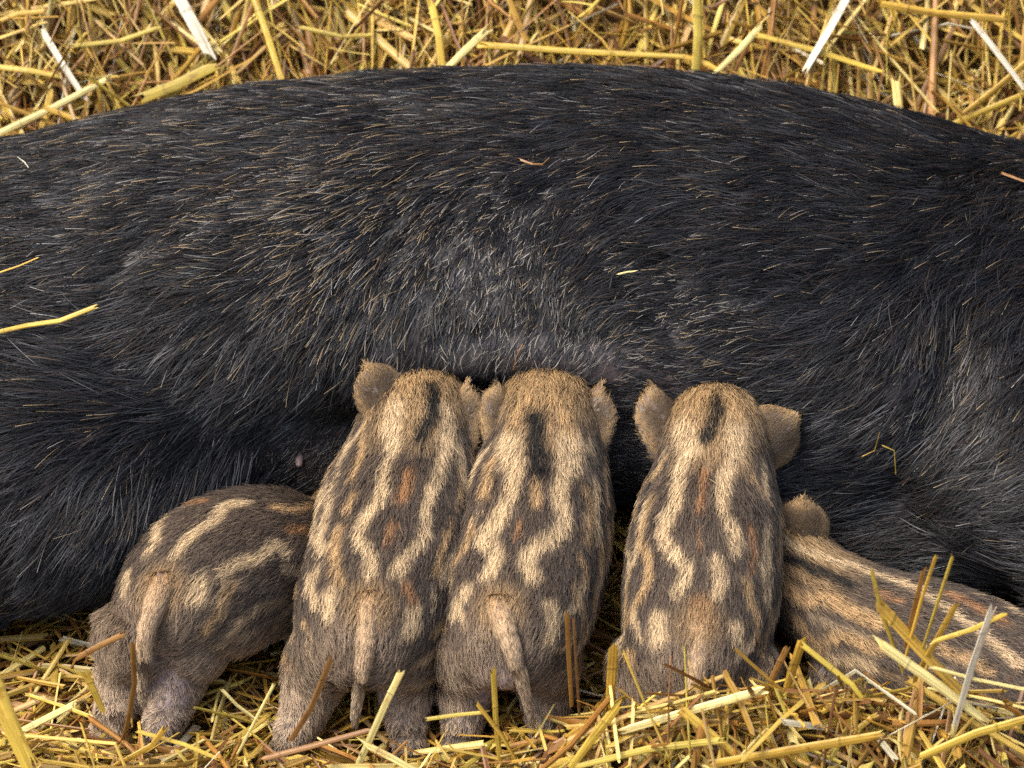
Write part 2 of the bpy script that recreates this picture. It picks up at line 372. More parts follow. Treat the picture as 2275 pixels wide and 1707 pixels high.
# sow ears and tail, beyond the frame
def ear_mesh(base, axis, face, length, width, cup=.5, thick=.0024, n=11, m=11, mat=None, droop=0.0):
    """rounded cupped ear; face = side the hollow looks to"""
    ax = nrm(A(*axis)); fc = A(*face); fc = nrm(fc - ax * (fc @ ax)); sd = np.cross(ax, fc)
    V = []; F = []
    for side in (0, 1):
        for i in range(n):
            t = i / (n - 1)
            hw = width * .5 * (max(0, (1 - t ** 3.4)) ** .5 * (.80 + .55 * t - .42 * t * t))
            for j in range(m):
                s = -1 + 2 * j / (m - 1)
                p = A(*base) + ax * length * t * (1 - .12 * abs(s) * t) + sd * hw * s + fc * (cup * width * (.55 * s * s * (1 - .4 * t) + .22 * t * t) + droop * length * t * t)
                V.append(p + fc * (thick * .5 if side else -thick * .5))
    k = n * m
    for i in range(n - 1):
        for j in range(m - 1):
            a = i * m + j; F.append((a, a + 1, a + m + 1, a + m)); F.append((k + a, k + a + m, k + a + m + 1, k + a + 1))
    for i in range(n - 1):
        for j in (0, m - 1): a = i * m + j; F.append((a, a + m, k + a + m, k + a))
    for j in range(m - 1):
        for i in (0, n - 1): a = i * m + j; F.append((a, a + 1, k + a + 1, k + a))
    me = mesh_from('ear', V, F, mat)
    bm_fix(me); return me
def bm_fix(me):
    import bmesh
    b = bmesh.new(); b.from_mesh(me); bmesh.ops.remove_doubles(b, verts=b.verts, dist=1e-5); bmesh.ops.recalc_face_normals(b, faces=b.faces)
    if b.calc_volume(signed=True) < 0: bmesh.ops.reverse_faces(b, faces=b.faces)
    b.to_mesh(me); b.free()
    me.polygons.foreach_set('use_smooth', [True] * len(me.polygons))
def skin_tint(me, c):
    a = me.attributes.new('tint', 'FLOAT_COLOR', 'POINT'); a.data.foreach_set('color', np.tile([*c, 1], len(me.vertices)).astype(np.float32))
for b_, ax in (((1.02, .56, .19), (-.3, .25, .8)), ((1.06, .42, .13), (-.2, -.8, .3))):
    em = ear_mesh(b_, ax, (.8, -.2, .2), .14, .11, mat=M_SOWSKIN); skin_tint(em, (.03, .03, .032)); new_obj('ear', em, sow)

# ------------------------------------------------------------------ piglets
GROUP_P = 'striped piglets suckling at the sow'
STRIPES = {}
SPINES, LEGS = [], []
#STRIPES_BEGIN
# coat stripes: colour, half width in mm, points on the skin in mm
STRIPES = {
 'A': [
  ('c', 5.7, [(-276, 257, 156), (-287, 252, 152), (-295, 235, 156), (-296, 212, 159), (-300, 201, 155)]),
  ('c', 5.3, [(-224, 247, 169), (-240, 240, 171), (-248, 223, 172), (-260, 210, 171), (-270, 200, 167), (-278, 191, 162)]),
  ('c', 5.3, [(-190, 206, 151), (-199, 208, 158), (-208, 195, 157), (-222, 185, 159), (-234, 180, 159), (-239, 173, 155)]),
  ('t', 4.5, [(-173, 268, 147), (-184, 251, 157), (-200, 246, 164)]),
  ('r', 4.8, [(-177, 232, 152), (-189, 225, 158)]),
  ('r', 5.2, [(-259, 252, 166), (-273, 258, 158)]),
  ('c', 6.9, [(-258, 167, 152), (-260, 159, 144)]),
  ('t', 4.5, [(-234, 169, 150), (-238, 161, 140), (-246, 153, 130), (-252, 148, 117)]),
  ('c', 4.5, [(-214, 166, 127), (-225, 159, 120), (-233, 154, 114), (-242, 151, 102)]),
  ('c', 2.4, [(-319, 218, 134), (-322, 213, 130)]),
  ('c', 4.5, [(-318, 193, 139), (-320, 178, 133)]),
 ],
 'B': [
  ('c', 5.5, [(-92, 332, 219), (-102, 309, 208), (-101, 281, 200), (-106, 254, 195), (-110, 230, 188), (-125, 211, 179), (-126, 194, 174), (-117, 179, 171), (-117, 162, 166)]),
  ('c', 8.0, [(-97, 324, 215), (-103, 304, 206), (-101, 286, 201)]),
  ('c', 5.3, [(-59, 324, 212), (-55, 304, 201), (-58, 280, 193), (-67, 248, 189), (-73, 223, 182), (-75, 201, 174), (-86, 181, 169), (-96, 163, 166)]),
  ('c', 6.4, [(-56, 310, 204), (-56, 288, 195)]),
  ('k', 5.1, [(-70, 341, 221), (-68, 321, 214), (-73, 305, 208), (-78, 292, 204)]),
  ('t', 5.1, [(-81, 355, 224), (-88, 340, 222), (-92, 330, 219)]),
  ('r', 5.1, [(-86, 256, 196), (-90, 239, 191), (-94, 229, 188)]),
  ('r', 4.2, [(-99, 206, 180), (-103, 190, 175)]),
  ('t', 3.8, [(-118, 328, 206), (-126, 307, 195), (-127, 279, 193), (-135, 257, 187)]),
  ('t', 3.8, [(-132, 240, 185), (-138, 225, 178)]),
  ('t', 5.5, [(-144, 210, 172), (-147, 191, 166), (-144, 170, 162), (-140, 157, 160)]),
  ('c', 3.8, [(-127, 346, 191), (-134, 332, 180), (-141, 301, 181), (-146, 273, 179), (-155, 258, 170)]),
  ('c', 5.9, [(-152, 248, 173), (-155, 228, 167), (-159, 210, 160), (-156, 197, 161)]),
  ('c', 4.2, [(-160, 179, 155), (-166, 165, 145)]),
  ('c', 5.5, [(-155, 295, 161), (-159, 282, 155), (-163, 268, 153)]),
  ('c', 2.5, [(-171, 225, 142), (-172, 204, 140)]),
  ('c', 5.1, [(-150, 152, 154), (-149, 133, 146)]),
  ('c', 6.1, [(-83, 134, 145), (-84, 125, 139)]),
  ('c', 3.0, [(-67, 160, 149), (-68, 147, 141)]),
  ('c', 2.8, [(-165, 130, 123), (-166, 127, 114)]),
  ('t', 3.4, [(-46, 275, 183), (-46, 256, 177), (-48, 239, 172)]),
  ('t', 4.2, [(-52, 223, 169), (-58, 205, 165), (-62, 188, 160), (-66, 174, 156)]),
  ('r', 5.5, [(-88, 154, 160), (-83, 146, 153)]),
 ],
 'C': [
  ('c', 7.0, [(-1, 303, 201), (-3, 285, 197), (3, 262, 196), (1, 245, 192), (-5, 226, 185), (-14, 209, 178), (-24, 199, 170), (-14, 185, 171), (-14, 173, 168), (-20, 163, 163)]),
  ('c', 8.9, [(-4, 294, 198), (1, 271, 197)]),
  ('c', 7.0, [(48, 300, 204), (50, 279, 196), (43, 256, 193), (39, 234, 187), (43, 215, 179), (36, 200, 175), (20, 185, 174), (13, 171, 170), (17, 160, 165)]),
  ('c', 8.9, [(50, 291, 200), (47, 268, 195)]),
  ('k', 6.4, [(20, 309, 211), (20, 290, 204), (22, 269, 199), (23, 255, 197)]),
  ('t', 4.7, [(20, 243, 193), (20, 226, 188)]),
  ('t', 5.5, [(14, 331, 218), (5, 318, 209), (0, 305, 202)]),
  ('t', 5.5, [(35, 329, 219), (43, 314, 212), (48, 302, 205)]),
  ('r', 3.2, [(7, 208, 182), (5, 197, 178)]),
  ('t', 5.3, [(-16, 277, 190), (-20, 253, 185), (-22, 241, 181)]),
  ('t', 4.2, [(-31, 223, 171), (-33, 209, 167), (-39, 198, 159), (-47, 192, 148)]),
  ('c', 2.1, [(-24, 226, 177), (-31, 220, 171)]),
  ('c', 3.2, [(-49, 184, 144), (-57, 189, 117), (-57, 172, 113)]),
  ('c', 5.3, [(-36, 157, 152), (-45, 144, 138)]),
  ('t', 5.1, [(60, 250, 182), (64, 236, 172), (60, 207, 163)]),
  ('t', 3.6, [(55, 192, 159), (60, 184, 150), (57, 175, 147)]),
  ('c', 5.3, [(78, 242, 149), (78, 227, 134), (73, 204, 132), (68, 186, 131)]),
  ('c', 2.5, [(76, 284, 170), (78, 263, 160), (76, 249, 160)]),
  ('c', 6.4, [(31, 139, 151), (32, 125, 139), (30, 118, 134)]),
  ('t', 4.2, [(51, 163, 149), (55, 153, 133), (55, 145, 115)]),
  ('c', 4.2, [(71, 198, 105), (64, 173, 99)]),
 ],
 'D': [
  ('c', 5.9, [(153, 309, 213), (146, 299, 205), (152, 279, 202), (143, 262, 194), (140, 234, 190), (133, 217, 182), (127, 202, 173), (134, 185, 171), (142, 173, 168), (144, 162, 164), (137, 148, 157)]),
  ('c', 8.0, [(149, 304, 209), (150, 282, 202)]),
  ('c', 5.9, [(189, 306, 216), (193, 285, 205), (183, 262, 199), (176, 237, 195), (175, 220, 190), (181, 205, 184), (185, 196, 178), (182, 185, 174)]),
  ('c', 7.6, [(190, 297, 212), (189, 277, 203)]),
  ('c', 5.9, [(169, 173, 170), (171, 161, 165), (168, 147, 158)]),
  ('k', 4.7, [(176, 326, 221), (172, 302, 216), (165, 287, 209)]),
  ('t', 5.1, [(167, 327, 221), (159, 316, 217), (153, 309, 213)]),
  ('t', 5.1, [(185, 327, 221), (189, 315, 218), (190, 306, 216)]),
  ('r', 3.8, [(162, 254, 198), (159, 230, 193), (156, 213, 188)]),
  ('r', 2.3, [(155, 198, 182), (156, 185, 176)]),
  ('t', 3.4, [(134, 284, 189), (125, 276, 180), (117, 279, 162)]),
  ('t', 4.7, [(120, 244, 176), (115, 227, 168), (110, 212, 159), (116, 187, 159), (113, 168, 150), (105, 159, 136), (99, 156, 119)]),
  ('c', 4.7, [(112, 267, 155), (107, 251, 145), (103, 237, 136), (102, 204, 141), (100, 191, 132)]),
  ('t', 2.5, [(134, 321, 183), (130, 310, 177)]),
  ('t', 3.2, [(203, 257, 189), (208, 241, 181)]),
  ('r', 3.8, [(198, 209, 178), (198, 189, 167), (197, 173, 159)]),
  ('t', 5.1, [(191, 161, 156), (196, 148, 146), (200, 140, 134), (200, 129, 122)]),
  ('c', 3.8, [(212, 223, 171), (210, 205, 165), (206, 187, 159), (206, 173, 148), (208, 161, 137)]),
  ('c', 7.0, [(121, 134, 142), (122, 120, 135)]),
  ('c', 5.7, [(182, 126, 141), (183, 118, 134)]),
  ('r', 9.5, [(155, 136, 154), (155, 121, 146)]),
 ],
 'E': [
  ('c', 4.5, [(231, 259, 120), (247, 247, 118), (263, 239, 117), (284, 230, 115), (306, 220, 114), (327, 206, 116), (347, 187, 119), (364, 168, 120), (380, 151, 119), (399, 128, 117), (414, 110, 114)]),
  ('k', 5.4, [(232, 242, 114), (243, 236, 115), (256, 226, 115), (273, 215, 114), (285, 206, 114)]),
  ('t', 6.0, [(228, 230, 105), (238, 215, 101), (249, 203, 100), (266, 198, 107), (283, 184, 107), (299, 172, 108), (308, 165, 109)]),
  ('t', 5.4, [(244, 197, 83), (252, 187, 78), (261, 178, 76), (280, 168, 92), (294, 157, 94), (308, 148, 96)]),
  ('c', 3.8, [(389, 196, 111), (403, 200, 103), (414, 185, 109), (421, 168, 114)]),
  ('r', 4.5, [(310, 193, 116), (324, 182, 117)]),
  ('r', 5.7, [(365, 188, 118), (379, 179, 119), (394, 165, 119), (407, 152, 119)]),
  ('c', 6.0, [(270, 168, 67), (286, 155, 77), (301, 145, 81)]),
  ('t', 4.5, [(356, 131, 110), (377, 119, 110), (390, 107, 107)]),
 ],
}
#STRIPES_END
CREAM, TAN, RUST, DARK, BLACK = A(.47, .345, .20), A(.37, .24, .115), A(.25, .128, .056), A(.068, .049, .036), A(.009, .008, .007)
AGOUTI, GOLD, GREY = A(.205, .148, .098), A(.30, .195, .094), A(.42, .315, .215)

def piglet(label, spine, legs, ears, tail, seed, key, rosy=.75):
    """spine rows (x,y,z,rw,rh) from rump to snout; legs: polylines (x,y,z,r); ears (base, axis, face, len, wid); tail rows (x,y,z,r)"""
    rng = np.random.default_rng(seed)
    root = new_obj('wild_boar_piglet', None); root.empty_display_size = .05
    tag(root, label, 'piglet', GROUP_P)
    pieces = [loft(spine, 24, 44, expo=2.15)] + [loft([(x, y, z, r, r * 1.05) for x, y, z, r in l], 12, 18) for l in legs]
    me = fuse(pieces, .0042, 5); me.materials.append(M_PIGSKIN)
    V, N, T = arrays(me)
    SPINES.append(catmull(spine, 40)); LEGS.extend(catmull(l, 10) for l in legs)
    S = catmull(spine, 80); ST_ = nrm(np.gradient(S[:, :3], axis=0))
    tb = A(*tail[0][:3])
    def coords(P):
        d = ((P[:, None] - S[None, :, :3]) ** 2).sum(2); i = d.argmin(1)
        t = ST_[i]; u = i / 79.
        side = nrm(np.cross(t, A(0, 0, 1))); up = np.cross(side, t); r = P - S[i, :3]
        phi = np.arctan2((r * side).sum(1), (r * up).sum(1))
        return u, phi, t
    def leggy(P): return sstep(.085, .05, P[:, 2])
    zlow = min(s[2] for s in spine)
    def pink(P):
        c = A(tb[0] + .004, tb[1] - .02, tb[2] - .072)
        q = (P - c) / A(.021, .05, .042); return rosy * np.exp(-(q * q).sum(1))
    # bare skin colour under the coat
    pk = np.clip(pink(V) * 1.2, 0, 1)[:, None]
    skin = A(.085, .065, .055) * (1 - pk) + A(.36, .265, .25) * pk
    a = me.attributes.new('tint', 'FLOAT_COLOR', 'POINT'); a.data.foreach_set('color', np.concatenate([skin, np.ones((len(V), 1))], 1).astype(np.float32).ravel())
    body = new_obj('body', me, root)
    for l in legs:
        x, y, z, r = l[-1]
        for s in (-1, 1):
            hv, hf = loft([(x + s * .005, y + .002, z + .010, .005, .006), (x + s * .0055, y - .002, z + .002, .0058, .008), (x + s * .0055, y - .004, z - .006, .0055, .010), (x + s * .0055, y - .004, z - .009, .0045, .009)], 10)
            new_obj('hoof', mesh_from('hoof', hv, hf, M_HOOF), root)
    def flow(P, N):
        u, phi, t = coords(P)
        lg = leggy(P)[:, None]
        head = sstep(.70, .85, u)[:, None]
        f = -t * (1 - .9 * lg) + A(0, 0, -1) * (.28 + .9 * lg) * (1 - .8 * head)
        sd = np.stack([vnoise(P * 55 + 30, 3) - .5, vnoise(P * 55 + 60, 4) - .5, vnoise(P * 55 + 90, 5) - .5], 1)
        f = f + sd * .5
        f = f - N * (f * N).sum(1, keepdims=True); return nrm(f)
    def colour(P, Nn):
        u, phi, t = coords(P); n = len(P); aphi = abs(phi)
        jit = P + rng.normal(0, .0012, P.shape) + (np.stack([vnoise(P * 90 + 7, 1), vnoise(P * 90 + 17, 2), vnoise(P * 90 + 27, 3)], 1) - .5) * .004
        c = np.tile(DARK, (n, 1))
        flankw = sstep(1.2, 2.3, aphi)[:, None] * (.35 if key == 'E' else 1.0); c = c * (1 - flankw) + AGOUTI * flankw
        rump = sstep(.17, .06, u)[:, None] * .75 ; c = c * (1 - rump) + AGOUTI * rump
        lg = sstep(.105, .065, P[:, 2])[:, None] * (0.0 if key == 'E' else 1.0); c = c * (1 - lg) + (AGOUTI * .25 + GREY * .75) * lg
        hd = (.85 * sstep(.50, .60, u) * sstep(.85, .5, aphi))[:, None]; hd = np.maximum(hd, (sstep(.58, .70, u) * sstep(1.5, .9, aphi))[:, None]); hd = np.maximum(hd, sstep(.66, .74, u)[:, None]); c = c * (1 - hd) + GOLD * hd
        def lay(c, w, col): w = np.clip(w, 0, 1)[:, None]; return c * (1 - w) + col * w
        # faint stripes low on the flanks
        for ph, wd, cl in ((1.00, .085, CREAM), (1.30, .075, TAN), (1.58, .095, CREAM), (1.86, .07, TAN), (2.15, .09, CREAM * .85)):
            wv = .09 * np.sin(u * 15 + ph * 5 + seed) + .03 * np.sin(u * 43 + ph * 9 + seed * 2)
            gap = sstep(-.55, -.1, np.sin(u * 34 + ph * 11 + seed * 3 + np.sign(phi)))
            c = lay(c, (1 - sstep(wd * .5, wd * 1.2, abs(aphi - ph - wv))) * sstep(.10, .16, u) * sstep(.64, .54, u) * gap * (.95 if key in 'BCD' else .35), cl)
        for kind, width, pts in STRIPES.get(key, []):
            Q = np.array(pts) / 1000.
            if len(Q) == 1: d = np.linalg.norm(jit - Q[0], axis=1)
            else:
                Q = catmull(Q, max(8, len(Q) * 5)); d = np.full(n, 9.)
                for a_, b_ in zip(Q[:-1], Q[1:]):
                    ab = b_ - a_; s = np.clip(((jit - a_) @ ab) / max(ab @ ab, 1e-12), 0, 1)
                    d = np.minimum(d, np.linalg.norm(jit - a_ - s[:, None] * ab, axis=1))
            wd = width / 1000. * (1.3 if kind == 'c' and len(pts) <= 2 else 1.08 if kind in 'ct' else 1.35 if kind == 'k' else 1.0)
            c = lay(c, 1 - sstep(wd * .45, wd * 1.5, d), dict(c=CREAM, t=TAN, r=RUST, k=BLACK, g=GOLD, a=AGOUTI, d=DARK)[kind])
        dt = np.linalg.norm((P - tb) * A(1, 1, .8), axis=1); c = lay(c, .75 * (1 - sstep(.012, .03, dt)), TAN * .75)
        return c
    if FUR:
        nl = int(15500 * FUR)
        def wt(P, N):
            u, phi, t = coords(P)
            return (1 - .86 * np.clip(pink(P) * 1.2, 0, 1)) * (.25 + .75 * sstep(-.5, 0, N @ A(0, -.788, .6157))) * sstep(.97, .9, u)
        P0, N0 = scatter(rng, V, N, T, nl, wt)
        u, phi, t = coords(P0); lg = leggy(P0)
        L = .0170 * (1 - .60 * lg) * (1 - .45 * sstep(.70, .82, u)) * rng.uniform(.8, 1.2, nl) * (1 - .65 * np.clip(pink(P0 + A(0, 0, -.006)) * 1.2, 0, 1))
        P, R0, Nn = grow(rng, P0, N0, flow(P0, N0), L, 4, per=6, tight=.75, spread=.0017, lift=.42, bend=.25, mess=.11, cmess=.15)
        n = len(P); c = colour(P[:, 2] - Nn * .002, Nn)
        pk2 = (.75 * np.clip(pink(R0), 0, 1))[:, None]; c = c * (1 - pk2) + A(.40, .31, .26) * pk2
        c = c * (rng.uniform(.6, 1.35, n) * np.repeat(rng.uniform(.78, 1.2, nl), 6))[:, None]
        hi = (rng.random(n) < .10)[:, None]; c = np.where(hi, c * .7 + CREAM * .18, c)
        k = rng.random(n) < .06; c[k] *= .4
        colr = np.stack([c * .18, c * .58, c * 1.08, c * 1.35], 1)  # naturally darker roots, deepened further to paint in shade between the hairs
        R = np.array([.00021, .00021, .00018, .00007])[None] * rng.uniform(.75, 1.25, n)[:, None]
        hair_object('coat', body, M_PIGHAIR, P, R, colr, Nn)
    for b_, ax, fc, ln, wd, *dr in ears:
        em = ear_mesh(b_, ax, fc, ln, wd, mat=M_PIGSKIN, droop=dr[0] if dr else 0); skin_tint(em, (.10, .075, .06)); eo = new_obj('ear', em, root)
        if FUR:
            EV, EN, ET = arrays(em); axn = nrm(A(*ax)); fcn = A(*fc); fcn = nrm(fcn - axn * (fcn @ axn))
            P0, N0 = scatter(rng, EV, EN, ET, int(1500 * FUR))
            f = axn * .8 + (P0 - A(*b_) - axn * (ln * .45)) / wd * .35 + rng.normal(0, .25, (len(P0), 3)); f = nrm(f - N0 * (f * N0).sum(1, keepdims=True))
            tt = ((P0 - A(*b_)) @ axn) / ln; inner = (N0 @ fcn) > .2
            P, R0, Nn = grow(rng, P0, N0, f, np.where(inner, .0036, .0040) * rng.uniform(.8, 1.2, len(P0)), 4, per=6, tight=.4, spread=.0013, lift=.4, bend=.18, mess=.22)
            n = len(P); tt = np.repeat(tt, 6); inner = np.repeat(inner, 6)
            sdv = abs((R0 - A(*b_)) @ np.cross(axn, fcn)) / (wd * .5)
            rim = np.clip(sstep(.60, .95, tt) + sstep(.50, .95, sdv), 0, 1)[:, None]
            c = A(.085, .056, .030) * (1 - rim) + A(.36, .235, .110) * rim; c[inner] = c[inner] * .55 + A(.10, .08, .065) * .45  # brown back, its centre darkened to paint in shading; rim hair golden
            lowc = (sstep(.25, .0, tt) * inner)[:, None]; c = c * (1 - lowc) + A(.6, .55, .48) * lowc
            c = c * rng.uniform(.7, 1.3, n)[:, None]
            hair_object('ear_hair', eo, M_PIGHAIR, P, np.array([.0002, .0002, .00016, .00006])[None] * np.ones((n, 1)), np.stack([c * .6, c * .9, c, c * 1.1], 1), Nn)
    nt_ = len(tail); fs = np.linspace(1.15, .72, nt_)
    tl = [(tail[0][0], tail[0][1] + .012, tail[0][2] + .002, .012, .010)] + [(x, y - .007 * min(1, i / 2), z, r * f * .85, r * f * .8) for i, ((x, y, z, r), f) in enumerate(zip(tail, fs))]
    tv, tf = loft(tl, 10, 20); tm = mesh_from('tail', tv, tf, M_PIGSKIN); bm_fix(tm); skin_tint(tm, (.16, .105, .065)); to = new_obj('tail', tm, root)
    if FUR:
        EV, EN, ET = arrays(tm); TS = catmull([t_[:4] for t_ in tl], 30); TT = nrm(np.gradient(TS[:, :3], axis=0))
        P0, N0 = scatter(rng, EV, EN, ET, int(1100 * FUR)); i = ((P0[:, None] - TS[None, :, :3]) ** 2).sum(2).argmin(1); f = TT[i]
        f = nrm(f - N0 * (f * N0).sum(1, keepdims=True))
        P, R0, Nn = grow(rng, P0, N0, f, np.full(len(P0), .009) * (1 - .4 * i / 29), 4, per=6, tight=.5, spread=.0011, lift=.22, bend=.14, mess=.08, cmess=.08)
        n = len(P); s = np.repeat(i / 29., 6)[:, None]
        c = (A(.36, .22, .105) * (1 - s) + A(.62, .50, .35) * s) * rng.uniform(.6, 1.3, n)[:, None]; c[rng.random(n) < .12] *= .3
        hair_object('tail_hair', to, M_PIGHAIR, P, np.array([.0002, .0002, .00016, .00006])[None] * np.ones((n, 1)), np.stack([c * .35, c * .8, c, c * 1.15], 1), Nn)
    return root

def straight(x0, y0, lean, dz=0.0, hz=0.0, wid=1.0, stretch=1.0, tuck=0.0):
    rows = [(-.030, .118, .012, .012), (-.022, .116, .031, .028), (0, .114, .048, .043), (.030, .113, .059, .054), (.075, .118, .065, .061), (.120, .132, .065, .062), (.160, .148, .060, .058),
            (.190, .168, .050, .047), (.214, .183, .043, .041), (.240, .186, .037, .036), (.272, .182, .024, .025), (.298, .170, .019, .019), (.303, .168, .008, .008)]
    return [(x0 + lean * (f / .2 if f < .2 else 1 + (f - .2) / .2 * .3), y0 + f * stretch, z + dz * max(0, 1 - f / .12) + hz * min(1, max(0, f / .2)), rw * wid, rh) for f, z, rw, rh in rows]
def hind(hip, foot, back=.0):
    hx, hy, hz = hip; fx, fy, fz = foot
    mx = lambda t: hx * (1 - t) + fx * t
    return [(hx, hy + .004, hz + .030, .030), (mx(.12), hy - .002, hz + .006, .0335), (mx(.40), hy - .006, hz - .020, .0265), (mx(.68), (hy + fy) / 2 - .002, hz * .42 + fz * .58, .0190),
            (mx(.86), fy + .006 - back, fz + .030, .0148), (mx(.97), fy + .004, fz + .014, .0135), (fx, fy + .002, fz, .0130)]
def fore(sh, foot):
    sx, sy, sz = sh; fx, fy, fz = foot
    return [(sx, sy, sz, .030), (sx * .6 + fx * .4, sy, sz * .6 + fz * .4, .021), (fx, fy + .004, fz + .03, .015), (fx, fy, fz + .01, .013), (fx, fy, fz, .012)]

# left piglet, turned with its rump to the left
spA = [(-.299, .148, .108, .012, .012), (-.294, .158, .108, .034, .030), (-.284, .178, .109, .052, .045), (-.264, .205, .110, .064, .060), (-.236, .230, .110, .066, .062), (-.206, .252, .101, .062, .060),
       (-.182, .274, .086, .052, .051), (-.166, .298, .076, .042, .043), (-.156, .325, .072, .038, .036), (-.150, .352, .076, .028, .028), (-.146, .379, .08, .018, .018), (-.145, .385, .08, .008, .008)]
piglet('striped piglet at the end nearest the haunch, body turned sideways, head hidden behind its neighbour', spA,
       [hind((-.312, .172, .080), (-.343, .118, .006)), hind((-.262, .176, .078), (-.302, .106, .004)), fore((-.185, .225, .09), (-.180, .215, .01)), fore((-.21, .285, .09), (-.215, .285, .01))],
       [((-.185, .325, .085), (-.4, .6, -.1), (-.5, .8, .3), .030, .030), ((-.145, .325, .085), (.4, .6, -.1), (.5, .8, .1), .030, .030)],
       [(-.290, .166, .146, .0115), (-.299, .140, .135, .0085), (-.304, .126, .112, .0065), (-.306, .120, .090, .0052), (-.306, .118, .075, .0042), (-.306, .118, .068, .002)], 21, 'A')
# second
piglet('striped piglet standing square with tail hanging straight between parted hind legs, second from the haunch', straight(-.123, .135, .040, wid=1.06),
       [hind((-.146, .152, .085), (-.192, .100, .004)), hind((-.094, .152, .085), (-.086, .102, .004)), fore((-.125, .285, .11), (-.130, .285, .01)), fore((-.055, .285, .11), (-.050, .285, .01))],
       [((-.096, .324, .196), (-.026, .020, .046), (-.45, .85, .0), .062, .050), ((-.056, .308, .178), (.014, .038, .042), (.60, .75, -.3), .064, .046)],
       [(-.117, .138, .150, .012), (-.119, .112, .138, .0088), (-.123, .100, .115, .0066), (-.127, .095, .092, .0052), (-.129, .094, .076, .0043), (-.129, .094, .069, .002)], 22, 'B')
# third
piglet('striped piglet with tail swung aside over its pink rump, in the middle of the row', straight(-.004, .133, .034),
       [hind((-.031, .150, .085), (-.046, .100, .004)), hind((.023, .150, .085), (.032, .103, .004)), fore((-.01, .285, .11), (-.012, .285, .01)), fore((.052, .285, .11), (.055, .285, .01))],
       [((.002, .308, .178), (-.012, .038, .042), (-.60, .75, -.3), .064, .046), ((.049, .310, .174), (.024, .036, .044), (.60, .72, -.3), .068, .052)],
       [(-.010, .136, .150, .012), (-.004, .112, .150, .0095), (.004, .099, .132, .0075), (.010, .094, .108, .0058), (.014, .093, .086, .0046), (.017, .093, .070, .003)], 23, 'C', rosy=1.5)
# fourth
piglet('striped piglet with spread ears and its hind legs sunk in the straw heap', straight(.149, .120, .026, dz=-.012, hz=-.002, wid=.95, stretch=.95),
       [hind((.118, .140, .075), (.108, .100, .0)), hind((.186, .140, .075), (.196, .104, .0)), fore((.135, .275, .11), (.130, .275, .01)), fore((.205, .275, .11), (.208, .275, .01))],
       [((.152, .312, .174), (-.026, .032, .044), (-.60, .60, -.1), .070, .060), ((.200, .298, .180), (.042, .024, .022), (.0, .75, -.5), .064, .058)],
       [(.153, .126, .138, .0135), (.151, .099, .122, .0105), (.148, .088, .098, .0075), (.146, .084, .078, .0058), (.145, .083, .062, .003)], 24, 'D')
# fifth, lying low on the right
spE = [(.492, .072, .052, .014, .016), (.485, .080, .054, .038, .038), (.468, .098, .056, .055, .052), (.432, .128, .060, .063, .057), (.390, .154, .062, .063, .058), (.344, .182, .064, .059, .056), (.300, .208, .067, .051, .049),
       (.267, .234, .075, .043, .042), (.246, .258, .082, .039, .038), (.232, .288, .088, .036, .036), (.220, .318, .09, .025, .025), (.212, .343, .09, .018, .018), (.211, .346, .09, .008, .008)]
piglet('striped piglet lying low in the straw by the elbow fold, one round ear raised', spE,
       [hind((.445, .080, .045), (.415, .030, .012)), hind((.500, .120, .045), (.545, .070, .012)), fore((.282, .172, .055), (.287, .142, .01)), fore((.330, .245, .055), (.345, .235, .01))],
       [((.246, .254, .106), (.004, .020, .042), (.1, 1, -.4), .052, .052), ((.212, .280, .088), (-.5, .2, .4), (-.5, .8, .1), .036, .036)],
       [(.489, .074, .089, .011), (.510, .062, .079, .008), (.522, .052, .060, .006), (.526, .049, .042, .004)], 25, 'E')

